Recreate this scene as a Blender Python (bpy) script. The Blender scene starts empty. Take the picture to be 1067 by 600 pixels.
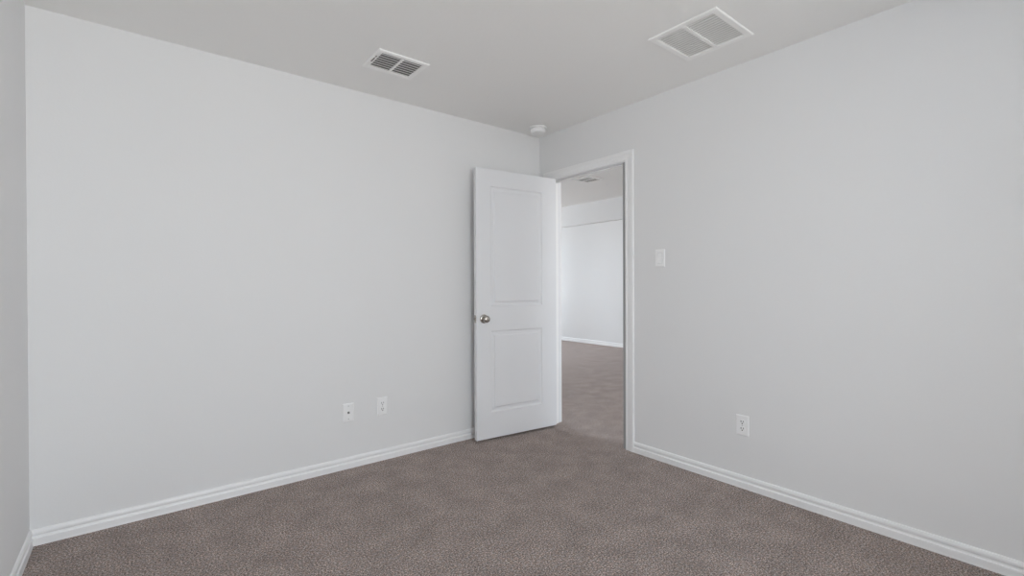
import bpy, bmesh, math
from mathutils import Vector, Matrix

# ------------------------------------------------------------------ camera, light, exposure
C = bpy.context.scene.collection
scn = bpy.context.scene
CAM = Vector((-2.7284, -3.0225, 1.1697))
YAW, PITCH, ROLL, FPX = 0.675043, -0.00499, -0.003937, 490.678
fw = Vector((math.sin(YAW)*math.cos(PITCH), math.cos(YAW)*math.cos(PITCH), math.sin(PITCH)))
rt = Vector((math.cos(YAW), -math.sin(YAW), 0)); up = rt.cross(fw)
r2 = rt*math.cos(ROLL) + up*math.sin(ROLL); u2 = -rt*math.sin(ROLL) + up*math.cos(ROLL)
cd = bpy.data.cameras.new('camera'); cam = bpy.data.objects.new('camera', cd); C.objects.link(cam)
M = Matrix((r2, u2, -fw)).transposed().to_4x4(); M.translation = CAM
cam.matrix_world = M
cd.sensor_width = 36.0; cd.lens = FPX/1067*36.0; cd.clip_start = 0.02
scn.camera = cam
scn.view_settings.view_transform = 'Standard'; scn.view_settings.look = 'None'
scn.view_settings.exposure = 0.07; scn.view_settings.gamma = 1.0
scn.view_settings.use_curve_mapping = False
scn.cycles.max_bounces = 16; scn.cycles.diffuse_bounces = 12
w = bpy.data.worlds.new('daylight'); scn.world = w; w.use_nodes = True
w.node_tree.nodes['Background'].inputs[0].default_value = (0.80, 0.90, 1.0, 1)
w.node_tree.nodes['Background'].inputs[1].default_value = 1.0

def daylight(name, loc, rot, sx, sy, power, col):
    l = bpy.data.lights.new(name, 'AREA'); l.shape = 'RECTANGLE'; l.size = sx; l.size_y = sy
    l.energy = power; l.color = col
    o = bpy.data.objects.new(name, l); o.location = loc; o.rotation_euler = rot; C.objects.link(o); return o
HALF = math.pi/2
BX0, BY0, H, T = -3.1076, -4.30, 2.44, 0.115      # bedroom: x BX0..0, y BY0..0
FX, HY0, HY1 = 4.41, -4.30, 5.6                   # room beyond the doorway
WIN = (-3.00, -1.55, 0.45, 2.25)                  # bedroom window x0,x1,z0,z1 in the back wall
WIN2 = (0.45, 2.45, 0.4, 2.2)                     # windows of the far room: left end wall (two); the right end one is added
WIN3 = (2.95, 4.25, 0.4, 2.2)
FILL_HALL = (0.75, 2.45, 0.4, 2.2)  # unseen window added to even out light in the far room
SKY, GROUND = (0.66, 0.823, 1.0), (1.0, 0.905, 0.775)
WIN5 = (-4.10, -3.00, 0.45, 2.25)                 # second bedroom window, y0,y1,z0,z1 in the right wall behind the view
FILL_SIDE = (-4.15, -3.15, 0.45, 2.25)                 # unseen window added in the side wall to brighten the right wall
def window_light(name, w4, at, d, psky, pground):
    """daylight outside a window: cool light falling from the sky, warm light rising from the sunny ground. d: inward direction"""
    m, z = (w4[0]+w4[1])/2, (w4[2]+w4[3])/2; wd, ht = w4[1]-w4[0], w4[3]-w4[2]
    loc = (m, at-d[1]*0.70) if d[1] else (at-d[0]*0.70, m)
    rz = math.atan2(d[1], d[0]) - HALF
    daylight(name+'_sky', (*loc, z+0.35), (HALF-math.radians(30), 0, rz), wd*1.3, ht*1.1, psky, SKY)
    daylight(name+'_ground', (*loc, z-0.35), (HALF+math.radians(35), 0, rz), wd*1.3, ht*1.1, pground, GROUND)
window_light('back_window', WIN, BY0, (0, 1), 63, 66)
window_light('right_window', WIN5, T, (-1, 0), 44, 40)
window_light('side_fill', FILL_SIDE, BX0-T, (1, 0), 11, 9)
window_light('far_window', WIN2, HY1, (0, -1), 170, 104)
window_light('far_window', WIN3, HY1, (0, -1), 52, 34)
window_light('hall_fill', FILL_HALL, HY0, (0, 1), 12, 8)

# ------------------------------------------------------------------ materials
def mat(name, col, rough=0.6, metal=0.0, bump=None, spec=None):
    m = bpy.data.materials.new(name); m.use_nodes = True
    nt = m.node_tree; b = nt.nodes['Principled BSDF']
    b.inputs['Base Color'].default_value = (*col, 1); b.inputs['Roughness'].default_value = rough
    b.inputs['Metallic'].default_value = metal
    if spec is not None: b.inputs['Specular IOR Level'].default_value = spec
    if bump:
        sc, st, dist = bump
        tc = nt.nodes.new('ShaderNodeTexCoord'); n = nt.nodes.new('ShaderNodeTexNoise')
        n.inputs['Scale'].default_value = sc; n.inputs['Detail'].default_value = 3
        bp = nt.nodes.new('ShaderNodeBump'); bp.inputs['Strength'].default_value = st; bp.inputs['Distance'].default_value = dist
        nt.links.new(tc.outputs['Object'], n.inputs['Vector']); nt.links.new(n.outputs['Fac'], bp.inputs['Height'])
        nt.links.new(bp.outputs['Normal'], b.inputs['Normal'])
    return m
M_WALL = mat('wall_paint', (0.78, 0.78, 0.78), 0.75, bump=(90, 0.12, 0.002), spec=0.3)
M_CEIL = mat('ceiling_paint', (0.88, 0.88, 0.87), 0.9, bump=(60, 0.2, 0.003), spec=0.2)
M_TRIM = mat('white_trim_paint', (0.87, 0.87, 0.87), 0.35)
M_DOOR = mat('white_door_paint', (0.78, 0.785, 0.80), 0.4)
M_PLAST = mat('white_plastic', (0.88, 0.88, 0.88), 0.35)
M_VENT = mat('white_enamel', (0.92, 0.92, 0.91), 0.4)
M_DARK = mat('dark_recess', (0.03, 0.03, 0.03), 0.8)
M_DUCT = mat('duct_grey', (0.22, 0.22, 0.21), 0.7)
M_NICK = mat('satin_nickel', (0.50, 0.47, 0.43), 0.22, 1.0)
M_STRIP = mat('strip_grey', (0.36, 0.36, 0.36), 0.7)
M_GRILL = mat('grey_filter', (0.76, 0.76, 0.75), 0.8)
M_SEAM = mat('soft_grey_plastic', (0.5, 0.5, 0.5), 0.5)

def glass_mat():
    m = bpy.data.materials.new('window_glass'); m.use_nodes = True; nt = m.node_tree; nt.nodes.clear()
    o = nt.nodes.new('ShaderNodeOutputMaterial'); t = nt.nodes.new('ShaderNodeBsdfTransparent')
    g = nt.nodes.new('ShaderNodeBsdfGlossy'); g.inputs['Roughness'].default_value = 0.02
    f = nt.nodes.new('ShaderNodeFresnel'); f.inputs['IOR'].default_value = 1.3; x = nt.nodes.new('ShaderNodeMixShader')
    nt.links.new(f.outputs[0], x.inputs[0]); nt.links.new(t.outputs[0], x.inputs[1]); nt.links.new(g.outputs[0], x.inputs[2])
    nt.links.new(x.outputs[0], o.inputs[0]); return m
M_GLASS = glass_mat()

def carpet_mat():
    m = bpy.data.materials.new('brown_carpet'); m.use_nodes = True; nt = m.node_tree
    b = nt.nodes['Principled BSDF']; b.inputs['Roughness'].default_value = 1.0
    b.inputs['Specular IOR Level'].default_value = 0.05
    b.inputs['Sheen Weight'].default_value = 0.30; b.inputs['Sheen Tint'].default_value = (1.0, 0.90, 0.86, 1); b.inputs['Sheen Roughness'].default_value = 0.5
    N = nt.nodes.new; L = nt.links.new
    tc = N('ShaderNodeTexCoord')
    fine = N('ShaderNodeTexNoise'); fine.inputs['Scale'].default_value = 140; fine.inputs['Detail'].default_value = 4
    fine.inputs['Roughness'].default_value = 0.85
    hue = N('ShaderNodeTexNoise'); hue.inputs['Scale'].default_value = 60; hue.inputs['Detail'].default_value = 2
    big = N('ShaderNodeTexNoise'); big.inputs['Scale'].default_value = 7; big.inputs['Detail'].default_value = 4
    for n in (fine, hue, big): L(tc.outputs['Object'], n.inputs['Vector'])
    r = N('ShaderNodeValToRGB'); e = r.color_ramp.elements
    e[0].position = 0.40; e[0].color = (0.022, 0.014, 0.011, 1)
    e[1].position = 0.62; e[1].color = (0.80, 0.705, 0.65, 1)
    k = e.new(0.44); k.color = (0.135, 0.107, 0.096, 1)
    k = e.new(0.54); k.color = (0.31, 0.264, 0.245, 1)
    L(fine.outputs['Fac'], r.inputs[0])
    hr = N('ShaderNodeValToRGB'); he = hr.color_ramp.elements
    he[0].position = 0.40; he[0].color = (1.06, 0.96, 0.90, 1); he[1].position = 0.60; he[1].color = (0.97, 0.99, 1.01, 1)
    L(hue.outputs['Fac'], hr.inputs[0])
    br = N('ShaderNodeValToRGB'); be = br.color_ramp.elements
    be[0].position = 0.35; be[0].color = (0.97, 0.97, 0.97, 1); be[1].position = 0.68; be[1].color = (1.30, 1.30, 1.30, 1)
    L(big.outputs['Fac'], br.inputs[0])
    def mul(a, c):
        x = N('ShaderNodeMix'); x.data_type = 'RGBA'; x.blend_type = 'MULTIPLY'; x.inputs[0].default_value = 1
        L(a, x.inputs[6]); L(c, x.inputs[7]); return x.outputs[2]
    L(mul(mul(r.outputs[0], hr.outputs[0]), br.outputs[0]), b.inputs['Base Color'])
    bp = N('ShaderNodeBump'); bp.inputs['Strength'].default_value = 0.9; bp.inputs['Distance'].default_value = 0.006
    L(fine.outputs['Fac'], bp.inputs['Height']); L(bp.outputs['Normal'], b.inputs['Normal'])
    return m
M_CARPET = carpet_mat()

# ------------------------------------------------------------------ helpers
def tag(o, label, cat, group=None, kind=None):
    o['label'] = label; o['category'] = cat
    if group: o['group'] = group
    if kind: o['kind'] = kind
    return o
def empty(name, loc=(0, 0, 0), rz=0.0):
    o = bpy.data.objects.new(name, None); o.location = loc; o.rotation_euler = (0, 0, rz)
    o.empty_display_size = 0.05; C.objects.link(o); return o
def obj(name, bm, m, parent=None, bevel=0, smooth=False):
    bmesh.ops.recalc_face_normals(bm, faces=bm.faces)
    me = bpy.data.meshes.new(name); bm.to_mesh(me); bm.free()
    for p in me.polygons: p.use_smooth = smooth
    for mm in (m if isinstance(m, (list, tuple)) else [m]): me.materials.append(mm)
    o = bpy.data.objects.new(name, me); C.objects.link(o)
    if parent: o.parent = parent
    if bevel:
        b = o.modifiers.new('bevel', 'BEVEL'); b.width = bevel; b.segments = 2; b.limit_method = 'ANGLE'
    return o
def box(bm, x0, x1, y0, y1, z0, z1, mi=0):
    v = [bm.verts.new((x, y, z)) for x in (x0, x1) for y in (y0, y1) for z in (z0, z1)]
    for f in ((0,1,3,2),(4,6,7,5),(0,4,5,1),(2,3,7,6),(0,2,6,4),(1,5,7,3)):
        bm.faces.new([v[i] for i in f]).material_index = mi
    return v
def boxes(*bs):
    bm = bmesh.new()
    for b in bs: box(bm, *b)
    return bm
def lathe(bm, prof, n=32, axis='Z', org=(0, 0, 0)):
    """prof: (radius, height) list; first and last closed with caps."""
    org = Vector(org); rings = []
    for r, h in prof:
        ring = []
        for i in range(n):
            a = 2*math.pi*i/n; c, s = r*math.cos(a), r*math.sin(a)
            p = {'Z': (c, s, h), 'Y': (c, h, s), 'X': (h, c, s)}[axis]
            ring.append(bm.verts.new(org + Vector(p)))
        rings.append(ring)
    for a, b in zip(rings, rings[1:]):
        for i in range(n): bm.faces.new((a[i], a[(i+1) % n], b[(i+1) % n], b[i]))
    bm.faces.new(rings[0]); bm.faces.new(rings[-1])
    return bm
def sweep(bm, prof, frames):
    """prof: (a,b) list; frames: list of (origin, A, B) -> sections joined along the path, ends capped."""
    secs = [[bm.verts.new(Vector(o) + Vector(A)*a + Vector(B)*b) for a, b in prof] for o, A, B in frames]
    n = len(prof)
    for s, t in zip(secs, secs[1:]):
        for i in range(n): bm.faces.new((s[i], s[(i+1) % n], t[(i+1) % n], t[i]))
    bm.faces.new(secs[0]); bm.faces.new(secs[-1])
    return bm
def wall_holes(axis, a0, a1, t0, t1, z0, z1, holes):
    """wall slab along axis ('x' or 'y'), thickness t0..t1 on the other one, rectangular holes (a,b,z0,z1)."""
    bm = bmesh.new()
    As = sorted({a0, a1, *[h[0] for h in holes], *[h[1] for h in holes]})
    Zs = sorted({z0, z1, *[h[2] for h in holes], *[h[3] for h in holes]})
    def solid(i, j):
        if not (0 <= i < len(As)-1 and 0 <= j < len(Zs)-1): return False
        ca, cz = (As[i]+As[i+1])/2, (Zs[j]+Zs[j+1])/2
        return not any(h[0] < ca < h[1] and h[2] < cz < h[3] for h in holes)
    P = {}
    def v(a, t, z):
        k = (round(a, 5), round(t, 5), round(z, 5))
        if k not in P: P[k] = bm.verts.new((a, t, z) if axis == 'x' else (t, a, z))
        return P[k]
    for i in range(len(As)-1):
        for j in range(len(Zs)-1):
            if not solid(i, j): continue
            A0, A1, Z0, Z1 = As[i], As[i+1], Zs[j], Zs[j+1]
            for t in (t0, t1): bm.faces.new((v(A0,t,Z0), v(A1,t,Z0), v(A1,t,Z1), v(A0,t,Z1)))
            if not solid(i-1, j): bm.faces.new((v(A0,t0,Z0), v(A0,t1,Z0), v(A0,t1,Z1), v(A0,t0,Z1)))
            if not solid(i+1, j): bm.faces.new((v(A1,t0,Z0), v(A1,t1,Z0), v(A1,t1,Z1), v(A1,t0,Z1)))
            if not solid(i, j-1): bm.faces.new((v(A0,t0,Z0), v(A1,t0,Z0), v(A1,t1,Z0), v(A0,t1,Z0)))
            if not solid(i, j+1): bm.faces.new((v(A0,t0,Z1), v(A1,t0,Z1), v(A1,t1,Z1), v(A0,t1,Z1)))
    return bm
def struct(name, bm, m, label, cat, **k):
    return tag(obj(name, bm, m, **k), label, cat, kind='structure')

# ------------------------------------------------------------------ the shell
JL, JR, JT = -0.139, -0.909, 2.046        # clear faces of the door jamb (left, right, head)
JB = 0.019                                # jamb board thickness
struct('floor', boxes((BX0-T, FX+T, BY0-T, HY1+T, -0.1, 0.0)), M_CARPET,
       'taupe brown speckled carpet floor of the bedroom and the room beyond', 'floor')
struct('ceiling', boxes((BX0-T, FX+T, BY0-T, HY1+T, H, H+0.1)), M_CEIL,
       'flat light grey ceiling holding the two vents and the smoke detector', 'ceiling')
struct('wall_left', boxes((BX0-T, 0, 0, T, 0, H)), M_WALL,
       'long light grey wall behind the open door with two low wall plates', 'wall')
struct('wall_right', wall_holes('y', BY0-T, HY1+T, 0, T, 0, H, [(JR-JB, JL+JB, 0, JT+JB), WIN5]), M_WALL,
       'light grey wall with the doorway, light switch and a single outlet', 'wall')
struct('wall_side', wall_holes('y', BY0-T, 0, BX0-T, BX0, 0, H, [FILL_SIDE]), M_WALL,
       'narrow strip of light grey wall at the left edge of the photo', 'wall')
struct('wall_back', wall_holes('x', BX0, 0, BY0-T, BY0, 0, H, [WIN]), M_WALL,
       'grey bedroom wall with the window, opposite the long left wall', 'wall')
struct('wall_far', boxes((FX, FX+T, HY0-T, HY1+T, 0, H)), M_WALL,
       'pale far wall of the next room seen through the doorway', 'wall')
struct('wall_hall_left', wall_holes('x', T, FX, HY1, HY1+T, 0, H, [WIN2, WIN3]), M_WALL,
       'wall of the next room with its window, out of view to the left', 'wall')
struct('wall_hall_right', wall_holes('x', T, FX, HY0-T, HY0, 0, H, [FILL_HALL]), M_WALL,
       'end wall of the next room, out of view to the right', 'wall')
struct('wall_header', wall_holes('y', HY0, HY1, 2.72, 2.78, 0, H, [(-1.2, 5.2, 0, 2.12)]), M_WALL,
       'dropped wall header across the wide opening in front of the far wall', 'wall')

BASE = [(0, 0), (0.014, 0), (0.0145, 0.004), (0.0132, 0.008), (0.0138, 0.032), (0.0125, 0.0355), (0.0070, 0.0375), (0.0055, 0.0445),
        (0.0085, 0.049), (0.0108, 0.052), (0.0112, 0.060), (0.0095, 0.066), (0.0065, 0.0715), (0, 0.0725)]
Z = (0, 0, 1)
def baseboard(name, p0, p1, n, label):
    bm = bmesh.new(); sweep(bm, BASE, [(p0, n, Z), (p1, n, Z)])
    return struct(name, bm, M_TRIM, label, 'baseboard')
def baseboard_path(name, frames, label):
    bm = bmesh.new(); sweep(bm, BASE, frames); return struct(name, bm, M_TRIM, label, 'baseboard')
CW = 0.070; RV = 0.005                    # casing width and reveal
CL, CR, CT = JL+RV, JR-RV, JT+RV          # casing inner edges
# mitred at the corner between the side strip and the left wall
baseboard_path('baseboard_left', [((BX0, 0, 0), (1, -1, 0), Z), ((0, 0, 0), (-1, -1, 0), Z)],
               'white moulded baseboard along the foot of the long left wall')
baseboard_path('baseboard_side', [((BX0, BY0, 0), (1, 1, 0), Z), ((BX0, 0, 0), (1, -1, 0), Z)],
               'white baseboard running out of the lower left corner of the photo')
baseboard('baseboard_right', (0, CR-CW, 0), (0, BY0, 0), (-1, 0, 0), 'white moulded baseboard along the right wall below the outlet')
baseboard('baseboard_back', (BX0+0.02, BY0, 0), (-0.02, BY0, 0), (0, 1, 0), 'white baseboard under the bedroom window')
baseboard('baseboard_far', (FX, HY0, 0), (FX, HY1, 0), (-1, 0, 0), 'white baseboard at the foot of the far wall seen through the doorway')
baseboard('baseboard_hall', (T, CL+CW, 0), (T, HY1, 0), (1, 0, 0), 'white baseboard on the far side of the doorway wall')

# ------------------------------------------------------------------ door frame (casing, jamb, stop)
CAS = [(0, 0), (0, 0.0095), (0.0015, 0.0115), (0.013, 0.0120), (0.016, 0.0095), (0.019, 0.0090), (0.036, 0.0125), (0.043, 0.0125),
       (0.047, 0.0150), (0.052, 0.0165), (0.064, 0.0165), (0.068, 0.0145), (CW, 0.011), (CW, 0)]
frame = tag(empty('trim_1', (0, (JL+JR)/2, 0)), 'white door frame and moulded casing around the open doorway', 'door frame', kind='structure')
oy = (JL+JR)/2
def casing(sx, x):
    bm = bmesh.new(); B = (sx, 0, 0)
    sweep(bm, CAS, [((x, CL-oy, 0), (0, 1, 0), B), ((x, CL-oy, CT), (0, 1, 1), B), ((x, CR-oy, CT), (0, -1, 1), B), ((x, CR-oy, 0), (0, -1, 0), B)])
    return obj('casing', bm, M_TRIM, frame)
casing(-1, 0); casing(1, T)
obj('jamb', boxes((0, T, JL-oy, JL-oy+JB, 0, JT+JB), (0, T, JR-oy-JB, JR-oy, 0, JT+JB), (0, T, JR-oy, JL-oy, JT, JT+JB)), M_DOOR, frame, bevel=0.0015)
obj('door_stop', boxes((0.040, 0.075, JL-oy-0.011, JL-oy, 0, JT), (0.040, 0.075, JR-oy, JR-oy+0.011, 0, JT), (0.040, 0.075, JR-oy+0.011, JL-oy-0.011, JT-0.011, JT)), M_TRIM, frame, bevel=0.0015)
obj('jamb_strip', boxes((0.0, 0.010, JR-oy, JR-oy+0.0225, 0, JT-0.001)), M_STRIP, frame)['label'] = 'dark grey strip along the right jamb'  # plain dark strip added here, not known to be a seal
sp = boxes((-0.003, 0.031, JR-oy, JR-oy+0.0016, 0.89, 0.946), (-0.0045, -0.001, JR-oy-0.006, JR-oy+0.0016, 0.90, 0.936))
obj('strike_plate', sp, M_NICK, frame, bevel=0.0006)['label'] = 'small nickel strike plate on the right jamb'

# ------------------------------------------------------------------ the door
DW, DT, DH, DZ = 0.748, 0.035, 2.032, 0.017
FREE = Vector((-0.7535, -0.1335)); HINGE = Vector((-0.010, -0.2105))
ang = math.atan2(FREE.y-HINGE.y, FREE.x-HINGE.x)           # door's own x runs hinge -> free edge
door = tag(empty('door_1', (HINGE.x, HINGE.y, 0), ang), 'white two panel interior door standing open against the left wall', 'door', kind='structure')
# local: x 0..DW hinge->free, y: front face (towards camera) at y=0? the side is fixed below
SIDE = 1.0 if (Vector((-math.sin(ang), math.cos(ang))).dot(Vector((0, 1)))) > 0 else -1.0   # sign of local y that points to the wall
PX = (DW-0.603, DW-0.123)
PZ = ((0.194, 0.811), (0.996, 1.904))
RINGS = [(0.0, 0.0), (0.003, -0.0050), (0.009, -0.0085), (0.015, -0.0095), (0.021, -0.0085), (0.030, -0.0080), (0.038, -0.0020), (0.044, -0.0010)]
def door_leaf():
    bm = bmesh.new()
    xs = [0, PX[0], PX[1], DW]; zs = [0, PZ[0][0], PZ[0][1], PZ[1][0], PZ[1][1], DH]
    P = {}
    def v(x, y, z):
        k = (round(x, 5), round(y, 5), round(z, 5))
        if k not in P: P[k] = bm.verts.new((x, y*SIDE, z+DZ))
        return P[k]
    for face, sg in ((0.0, 1), (DT, -1)):
        for i in range(3):
            for j in range(5):
                x0, x1, z0, z1 = xs[i], xs[i+1], zs[j], zs[j+1]
                if i == 1 and j in (1, 3):
                    prev = None
                    for ins, dep in RINGS:
                        y = face - sg*dep
                        ring = [v(x0+ins, y, z0+ins), v(x1-ins, y, z0+ins), v(x1-ins, y, z1-ins), v(x0+ins, y, z1-ins)]
                        if prev:
                            for q in range(4): bm.faces.new((prev[q], prev[(q+1) % 4], ring[(q+1) % 4], ring[q]))
                        prev = ring
                    bm.faces.new(prev)
                else:
                    bm.faces.new((v(x0,face,z0), v(x1,face,z0), v(x1,face,z1), v(x0,face,z1)))
    for a, b in zip(xs, xs[1:]):
        for z in (0, DH): bm.faces.new((v(a,0,z), v(b,0,z), v(b,DT,z), v(a,DT,z)))
    for a, b in zip(zs, zs[1:]):
        for x in (0, DW): bm.faces.new((v(x,0,a), v(x,DT,a), v(x,DT,b), v(x,0,b)))
    return bm
obj('door_panel', door_leaf(), M_DOOR, door)
KX, KZ = DW-0.062, 0.922
def knob(sg, y0):
    d = SIDE*sg
    bm = bmesh.new()
    ros = [(0.0, 0), (0.033, 0), (0.0335, 0.003), (0.031, 0.006), (0.024, 0.0085), (0.016, 0.0095)]
    lathe(bm, [(max(r, 0.0005), y0*SIDE + d*h) for r, h in ros], 40, 'Y', (KX, 0, KZ))
    r = obj('rosette', bm, M_NICK, door, smooth=True)
    bm = bmesh.new(); L = 0.060 if sg < 0 else 0.052
    kn = [(0.0115, 0.008), (0.0105, 0.020), (0.0120, 0.026), (0.0195, 0.030), (0.0255, 0.037), (0.0270, 0.044), (0.0250, 0.052), (0.0185, 0.0575), (0.0100, 0.0595), (0.0005, 0.060)]
    lathe(bm, [(q, y0*SIDE + d*h*L/0.060) for q, h in kn], 40, 'Y', (KX, 0, KZ))
    k = obj('knob', bm, M_NICK, door, smooth=True); k['label'] = 'satin nickel door knob'
knob(-1, 0.0); knob(1, DT)
lp = obj('latch_plate', boxes((DW-0.001, DW+0.0012, min(SIDE*0.005, SIDE*0.030), max(SIDE*0.005, SIDE*0.030), KZ-0.0285, KZ+0.0285)), M_NICK, door, bevel=0.0005)
lp['label'] = 'nickel latch plate on the door edge'
bm = bmesh.new(); lathe(bm, [(0.0085, DW+0.0008), (0.0085, DW+0.009), (0.006, DW+0.011)], 20, 'X', (0, SIDE*0.0175, KZ))
obj('latch_bolt', bm, M_NICK, lp, smooth=False)
for zc in (0.25, 1.03, 1.80):
    bm = bmesh.new(); lathe(bm, [(0.003, zc-0.048), (0.006, zc-0.0445), (0.006, zc+0.0445), (0.003, zc+0.048)], 16, 'Z', (-0.005, SIDE*(DT+0.004), 0))
    box(bm, -0.0015, 0.0, min(SIDE*0.006, SIDE*DT), max(SIDE*0.006, SIDE*DT), zc-0.0445, zc+0.0445)
    obj('hinge', bm, M_NICK, door)

# ------------------------------------------------------------------ ceiling fixtures
def register(name, x0, x1, y0, y1, drop, border, along, nslat, label, cat, tilt, depth, bar_w, duct, sw=1.0, flip=1):
    """louvred ceiling grille; louvres run along 'x' or 'y', one bar crosses them in the middle."""
    cx, cy = (x0+x1)/2, (y0+y1)/2; hx, hy = (x1-x0)/2, (y1-y0)/2
    t = tag(empty(name, (cx, cy, H)), label, cat)
    fr = [(0, 0), (0, -0.004), (0.004, -drop), (border-0.004, -drop), (border, -drop+0.003), (border, 0)]
    bm = bmesh.new(); cor = [(-hx, -hy, 1, 1), (hx, -hy, -1, 1), (hx, hy, -1, -1), (-hx, hy, 1, -1)]
    secs = [[bm.verts.new((px+sx*a, py+sy*a, b)) for a, b in fr] for px, py, sx, sy in cor]
    n = len(fr)
    for q in range(4):
        s, u = secs[q], secs[(q+1) % 4]
        for i in range(n): bm.faces.new((s[i], s[(i+1) % n], u[(i+1) % n], u[i]))
    obj('frame', bm, M_VENT, t)
    ix, iy = hx-border, hy-border
    obj('backing', boxes((-ix, ix, -iy, iy, -0.0012, -0.0002)), duct, t)
    L, S = (ix, iy) if along == 'x' else (iy, ix)
    bm = bmesh.new(); wdt = 2*S/nslat*sw; th = 0.0006
    for k in range(nslat):
        c = -S + (k+0.5)*2*S/nslat; zc = -0.0012 - depth/2 - th
        pts = [(c-wdt/2, zc-flip*depth/2), (c+wdt/2, zc+flip*depth/2)]
        vs = []
        for l in (-L, L):
            for (a, b) in pts:
                for dz in (-th, th):
                    vs.append(bm.verts.new((l, a, b+dz) if along == 'x' else (a, l, b+dz)))
        for f in ((0,1,3,2),(4,6,7,5),(0,4,5,1),(2,3,7,6),(0,2,6,4),(1,5,7,3)): bm.faces.new([vs[i] for i in f])
    obj('louvers', bm, M_VENT, t)
    bx = (-bar_w/2, bar_w/2, -iy, iy) if along == 'x' else (-ix, ix, -bar_w/2, bar_w/2)
    obj('center_bar', boxes((*bx, -drop+0.0005, -0.001)), M_VENT, t, bevel=0.001)
    return t, hx, hy
reg, hx, hy = register('air_register', -1.702, -1.400, -0.617, -0.368, 0.008, 0.031, 'x', 7,
    'smaller white ceiling vent with grey louvers above the long left wall', 'vent', 0.6, 0.0060, 0.014, M_DUCT, 0.66, 1)
obj('lever_slot', boxes((-hx+0.0130, -hx+0.0185, -0.050, 0.030, -0.0085, -0.0079)), M_DARK, reg)
obj('lever', boxes((-hx+0.0135, -hx+0.018, -0.035, -0.027, -0.016, -0.0082)), M_VENT, reg, bevel=0.001)
register('return_grille', -0.650, -0.276, -1.925, -1.560, 0.007, 0.034, 'y', 15,
    'larger square white ceiling grille with fine louvers near the right wall', 'vent', 0.6, 0.0045, 0.020, M_GRILL, 0.80, 1)
register('air_register', 1.400, 1.650, 0.690, 0.945, 0.010, 0.028, 'x', 7,
    'small ceiling vent in the next room seen through the top of the doorway', 'vent', 0.6, 0.0050, 0.014, M_SEAM, 0.8, 1)

sd = tag(empty('smoke_detector', (-0.190, -0.195, H)), 'round white smoke detector on the ceiling in the corner above the door', 'smoke detector')
bm = bmesh.new(); lathe(bm, [(0.068, 0), (0.070, -0.003), (0.070, -0.011), (0.067, -0.014), (0.058, -0.0145)], 48)
obj('base', bm, M_PLAST, sd)
bm = bmesh.new(); lathe(bm, [(0.056, -0.0145), (0.060, -0.017), (0.0605, -0.036), (0.058, -0.043), (0.052, -0.047), (0.034, -0.049), (0.032, -0.0475), (0.001, -0.0475)], 48)
o = obj('cover', bm, M_PLAST, sd)
bm = bmesh.new(); lathe(bm, [(0.0125, -0.047), (0.0125, -0.0495), (0.010, -0.0505), (0.0005, -0.0507)], 24, 'Z', (0.012, -0.010, 0))
obj('test_button', bm, M_PLAST, sd)

# ------------------------------------------------------------------ wall plates (local: x across, -y out of the wall, z up)
PWd, PHt, PTh = 0.072, 0.117, 0.006
def plate_body(t, bev=0.0025):
    bm = bmesh.new(); v = [(-PWd/2, -PHt/2), (PWd/2, -PHt/2), (PWd/2, PHt/2), (-PWd/2, PHt/2)]
    prof = [(0, 0), (0, -0.0025), (0.0025, -0.0050), (0.006, -PTh)]
    prev = None
    for ins, y in prof:
        ring = [bm.verts.new((x-math.copysign(ins, x), y, z-math.copysign(ins, z))) for x, z in v]
        if prev:
            for q in range(4): bm.faces.new((prev[q], prev[(q+1) % 4], ring[(q+1) % 4], ring[q]))
        else: bm.faces.new(ring)
        prev = ring
    bm.faces.new(prev)
    return obj('cover_plate', bm, M_PLAST, t)
def screw(t, z, m=None):
    bm = bmesh.new(); lathe(bm, [(0.0034, -PTh), (0.0034, -PTh-0.0008), (0.0022, -PTh-0.0014)], 14, 'Y', (0, 0, z))
    obj('screw', bm, m or M_SEAM, t)
def outlet(loc, rz, label):
    t = tag(empty('wall_outlet', loc, rz), label, 'outlet', 'duplex power outlets low on the walls'); plate_body(t)
    for zc in (0.0195, -0.0195):
        bm = bmesh.new(); n = 28; pts = []
        for i in range(n):
            a = 2*math.pi*i/n; pts.append((0.0172*math.cos(a), max(-0.0142, min(0.0142, 0.0172*math.sin(a)))+zc))
        a = [bm.verts.new((x, -PTh, z)) for x, z in pts]; b = [bm.verts.new((x, -PTh-0.0016, z)) for x, z in pts]
        for i in range(n): bm.faces.new((a[i], a[(i+1) % n], b[(i+1) % n], b[i]))
        bm.faces.new(b)
        r = obj('receptacle', bm, M_PLAST, t)
        y = -PTh-0.0018
        s = boxes((-0.0084, -0.0048, y, y+0.0004, zc-0.0012, zc+0.0092), (0.0048, 0.0084, y, y+0.0004, zc-0.0005, zc+0.0085))
        lathe(s, [(0.0036, y), (0.0036, y+0.0004)], 14, 'Y', (0, 0, zc-0.0075))
        obj('slots', s, M_DARK, r)
    screw(t, 0)
    return t
outlet((-1.4335, 0, 0.3625), 0, 'white duplex outlet on the left wall, the nearer to the open door')
outlet((0, -1.7365, 0.3600), -HALF, 'white duplex outlet low on the right wall')
cx = tag(empty('cable_plate', (-1.6630, 0, 0.3585)), 'white cable jack wall plate left of the outlet on the left wall', 'wall plate'); plate_body(cx)
bm = bmesh.new(); lathe(bm, [(0.0075, -PTh), (0.0075, -PTh-0.002), (0.0048, -PTh-0.0022), (0.0048, -PTh-0.011), (0.003, -PTh-0.0115)], 18, 'Y', (0, 0, 0))
o = obj('coaxial_jack', bm, M_DUCT, cx); o['label'] = 'dark round cable jack'
screw(cx, 0.0415, M_SEAM); screw(cx, -0.0415, M_SEAM)
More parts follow.
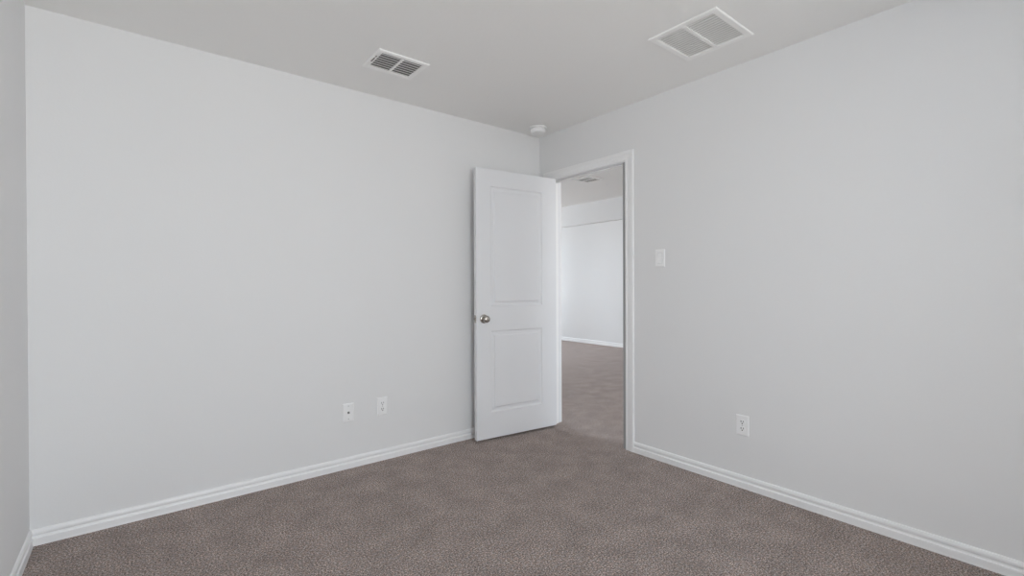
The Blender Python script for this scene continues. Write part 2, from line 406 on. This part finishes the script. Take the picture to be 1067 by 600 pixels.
sw = tag(empty('light_switch', (0, -1.1935, 1.3480), -HALF), 'white rocker light switch on the right wall beside the doorway', 'light switch'); plate_body(sw)
bm = bmesh.new(); hw, hz = 0.0165, 0.0335
for pr in ([(-hz, -PTh-0.0065), (0, -PTh-0.0025), (hz, -PTh-0.0006), (hz, -PTh), (-hz, -PTh)],):
    a = [bm.verts.new((-hw, y, z)) for z, y in pr]; b = [bm.verts.new((hw, y, z)) for z, y in pr]
    for i in range(5): bm.faces.new((a[i], a[(i+1) % 5], b[(i+1) % 5], b[i]))
    bm.faces.new(a); bm.faces.new(b)
obj('rocker', bm, M_PLAST, sw, bevel=0.0006)
obj('rocker_surround', boxes((-hw-0.0012, -hw, -PTh-0.0006, -PTh, -hz-0.0012, hz+0.0012), (hw, hw+0.0012, -PTh-0.0006, -PTh, -hz-0.0012, hz+0.0012),
    (-hw, hw, -PTh-0.0006, -PTh, -hz-0.0012, -hz), (-hw, hw, -PTh-0.0006, -PTh, hz, hz+0.0012)), M_SEAM, sw)

# ------------------------------------------------------------------ windows (all out of view; some added only to balance the light)
def window(name, w4, at, d, label):
    z0, h, a = w4[2], w4[3]-w4[2], (w4[1]-w4[0])/2; m = (w4[0]+w4[1])/2
    loc = (m, at-d[1]*T/2, z0) if d[1] else (at+d[0]*T/2, m, z0)
    t = tag(empty(name, loc, math.atan2(d[1], d[0])-HALF), label, 'window', kind='structure'); f = 0.045
    obj('window_frame', boxes((-a, -a+f, -0.03, 0.03, 0, h), (a-f, a, -0.03, 0.03, 0, h), (-a+f, a-f, -0.03, 0.03, 0, f), (-a+f, a-f, -0.03, 0.03, h-f, h),
        (-a+f, a-f, -0.02, 0.02, h/2-0.02, h/2+0.02)), M_TRIM, t)
    obj('pane', boxes((-a+f, a-f, -0.003, 0.003, f, h/2-0.02), (-a+f, a-f, -0.003, 0.003, h/2+0.02, h-f)), M_GLASS, t)
window('window_1', WIN, BY0, (0, 1), 'white framed bedroom window in the wall opposite the long left wall')
window('window_2', WIN2, HY1, (0, -1), 'white framed window of the next room, nearer the doorway wall')
window('window_3', WIN3, HY1, (0, -1), 'white framed window of the next room, beside the far wall')
window('fill_window_4', FILL_HALL, HY0, (0, 1), 'unseen white framed window added in the right end wall of the next room for even light')
window('window_5', WIN5, T, (-1, 0), 'white framed bedroom window in the right wall, past the outlet')
window('fill_window_6', FILL_SIDE, BX0-T, (1, 0), 'unseen white framed window added in the side wall behind the camera for fill light')
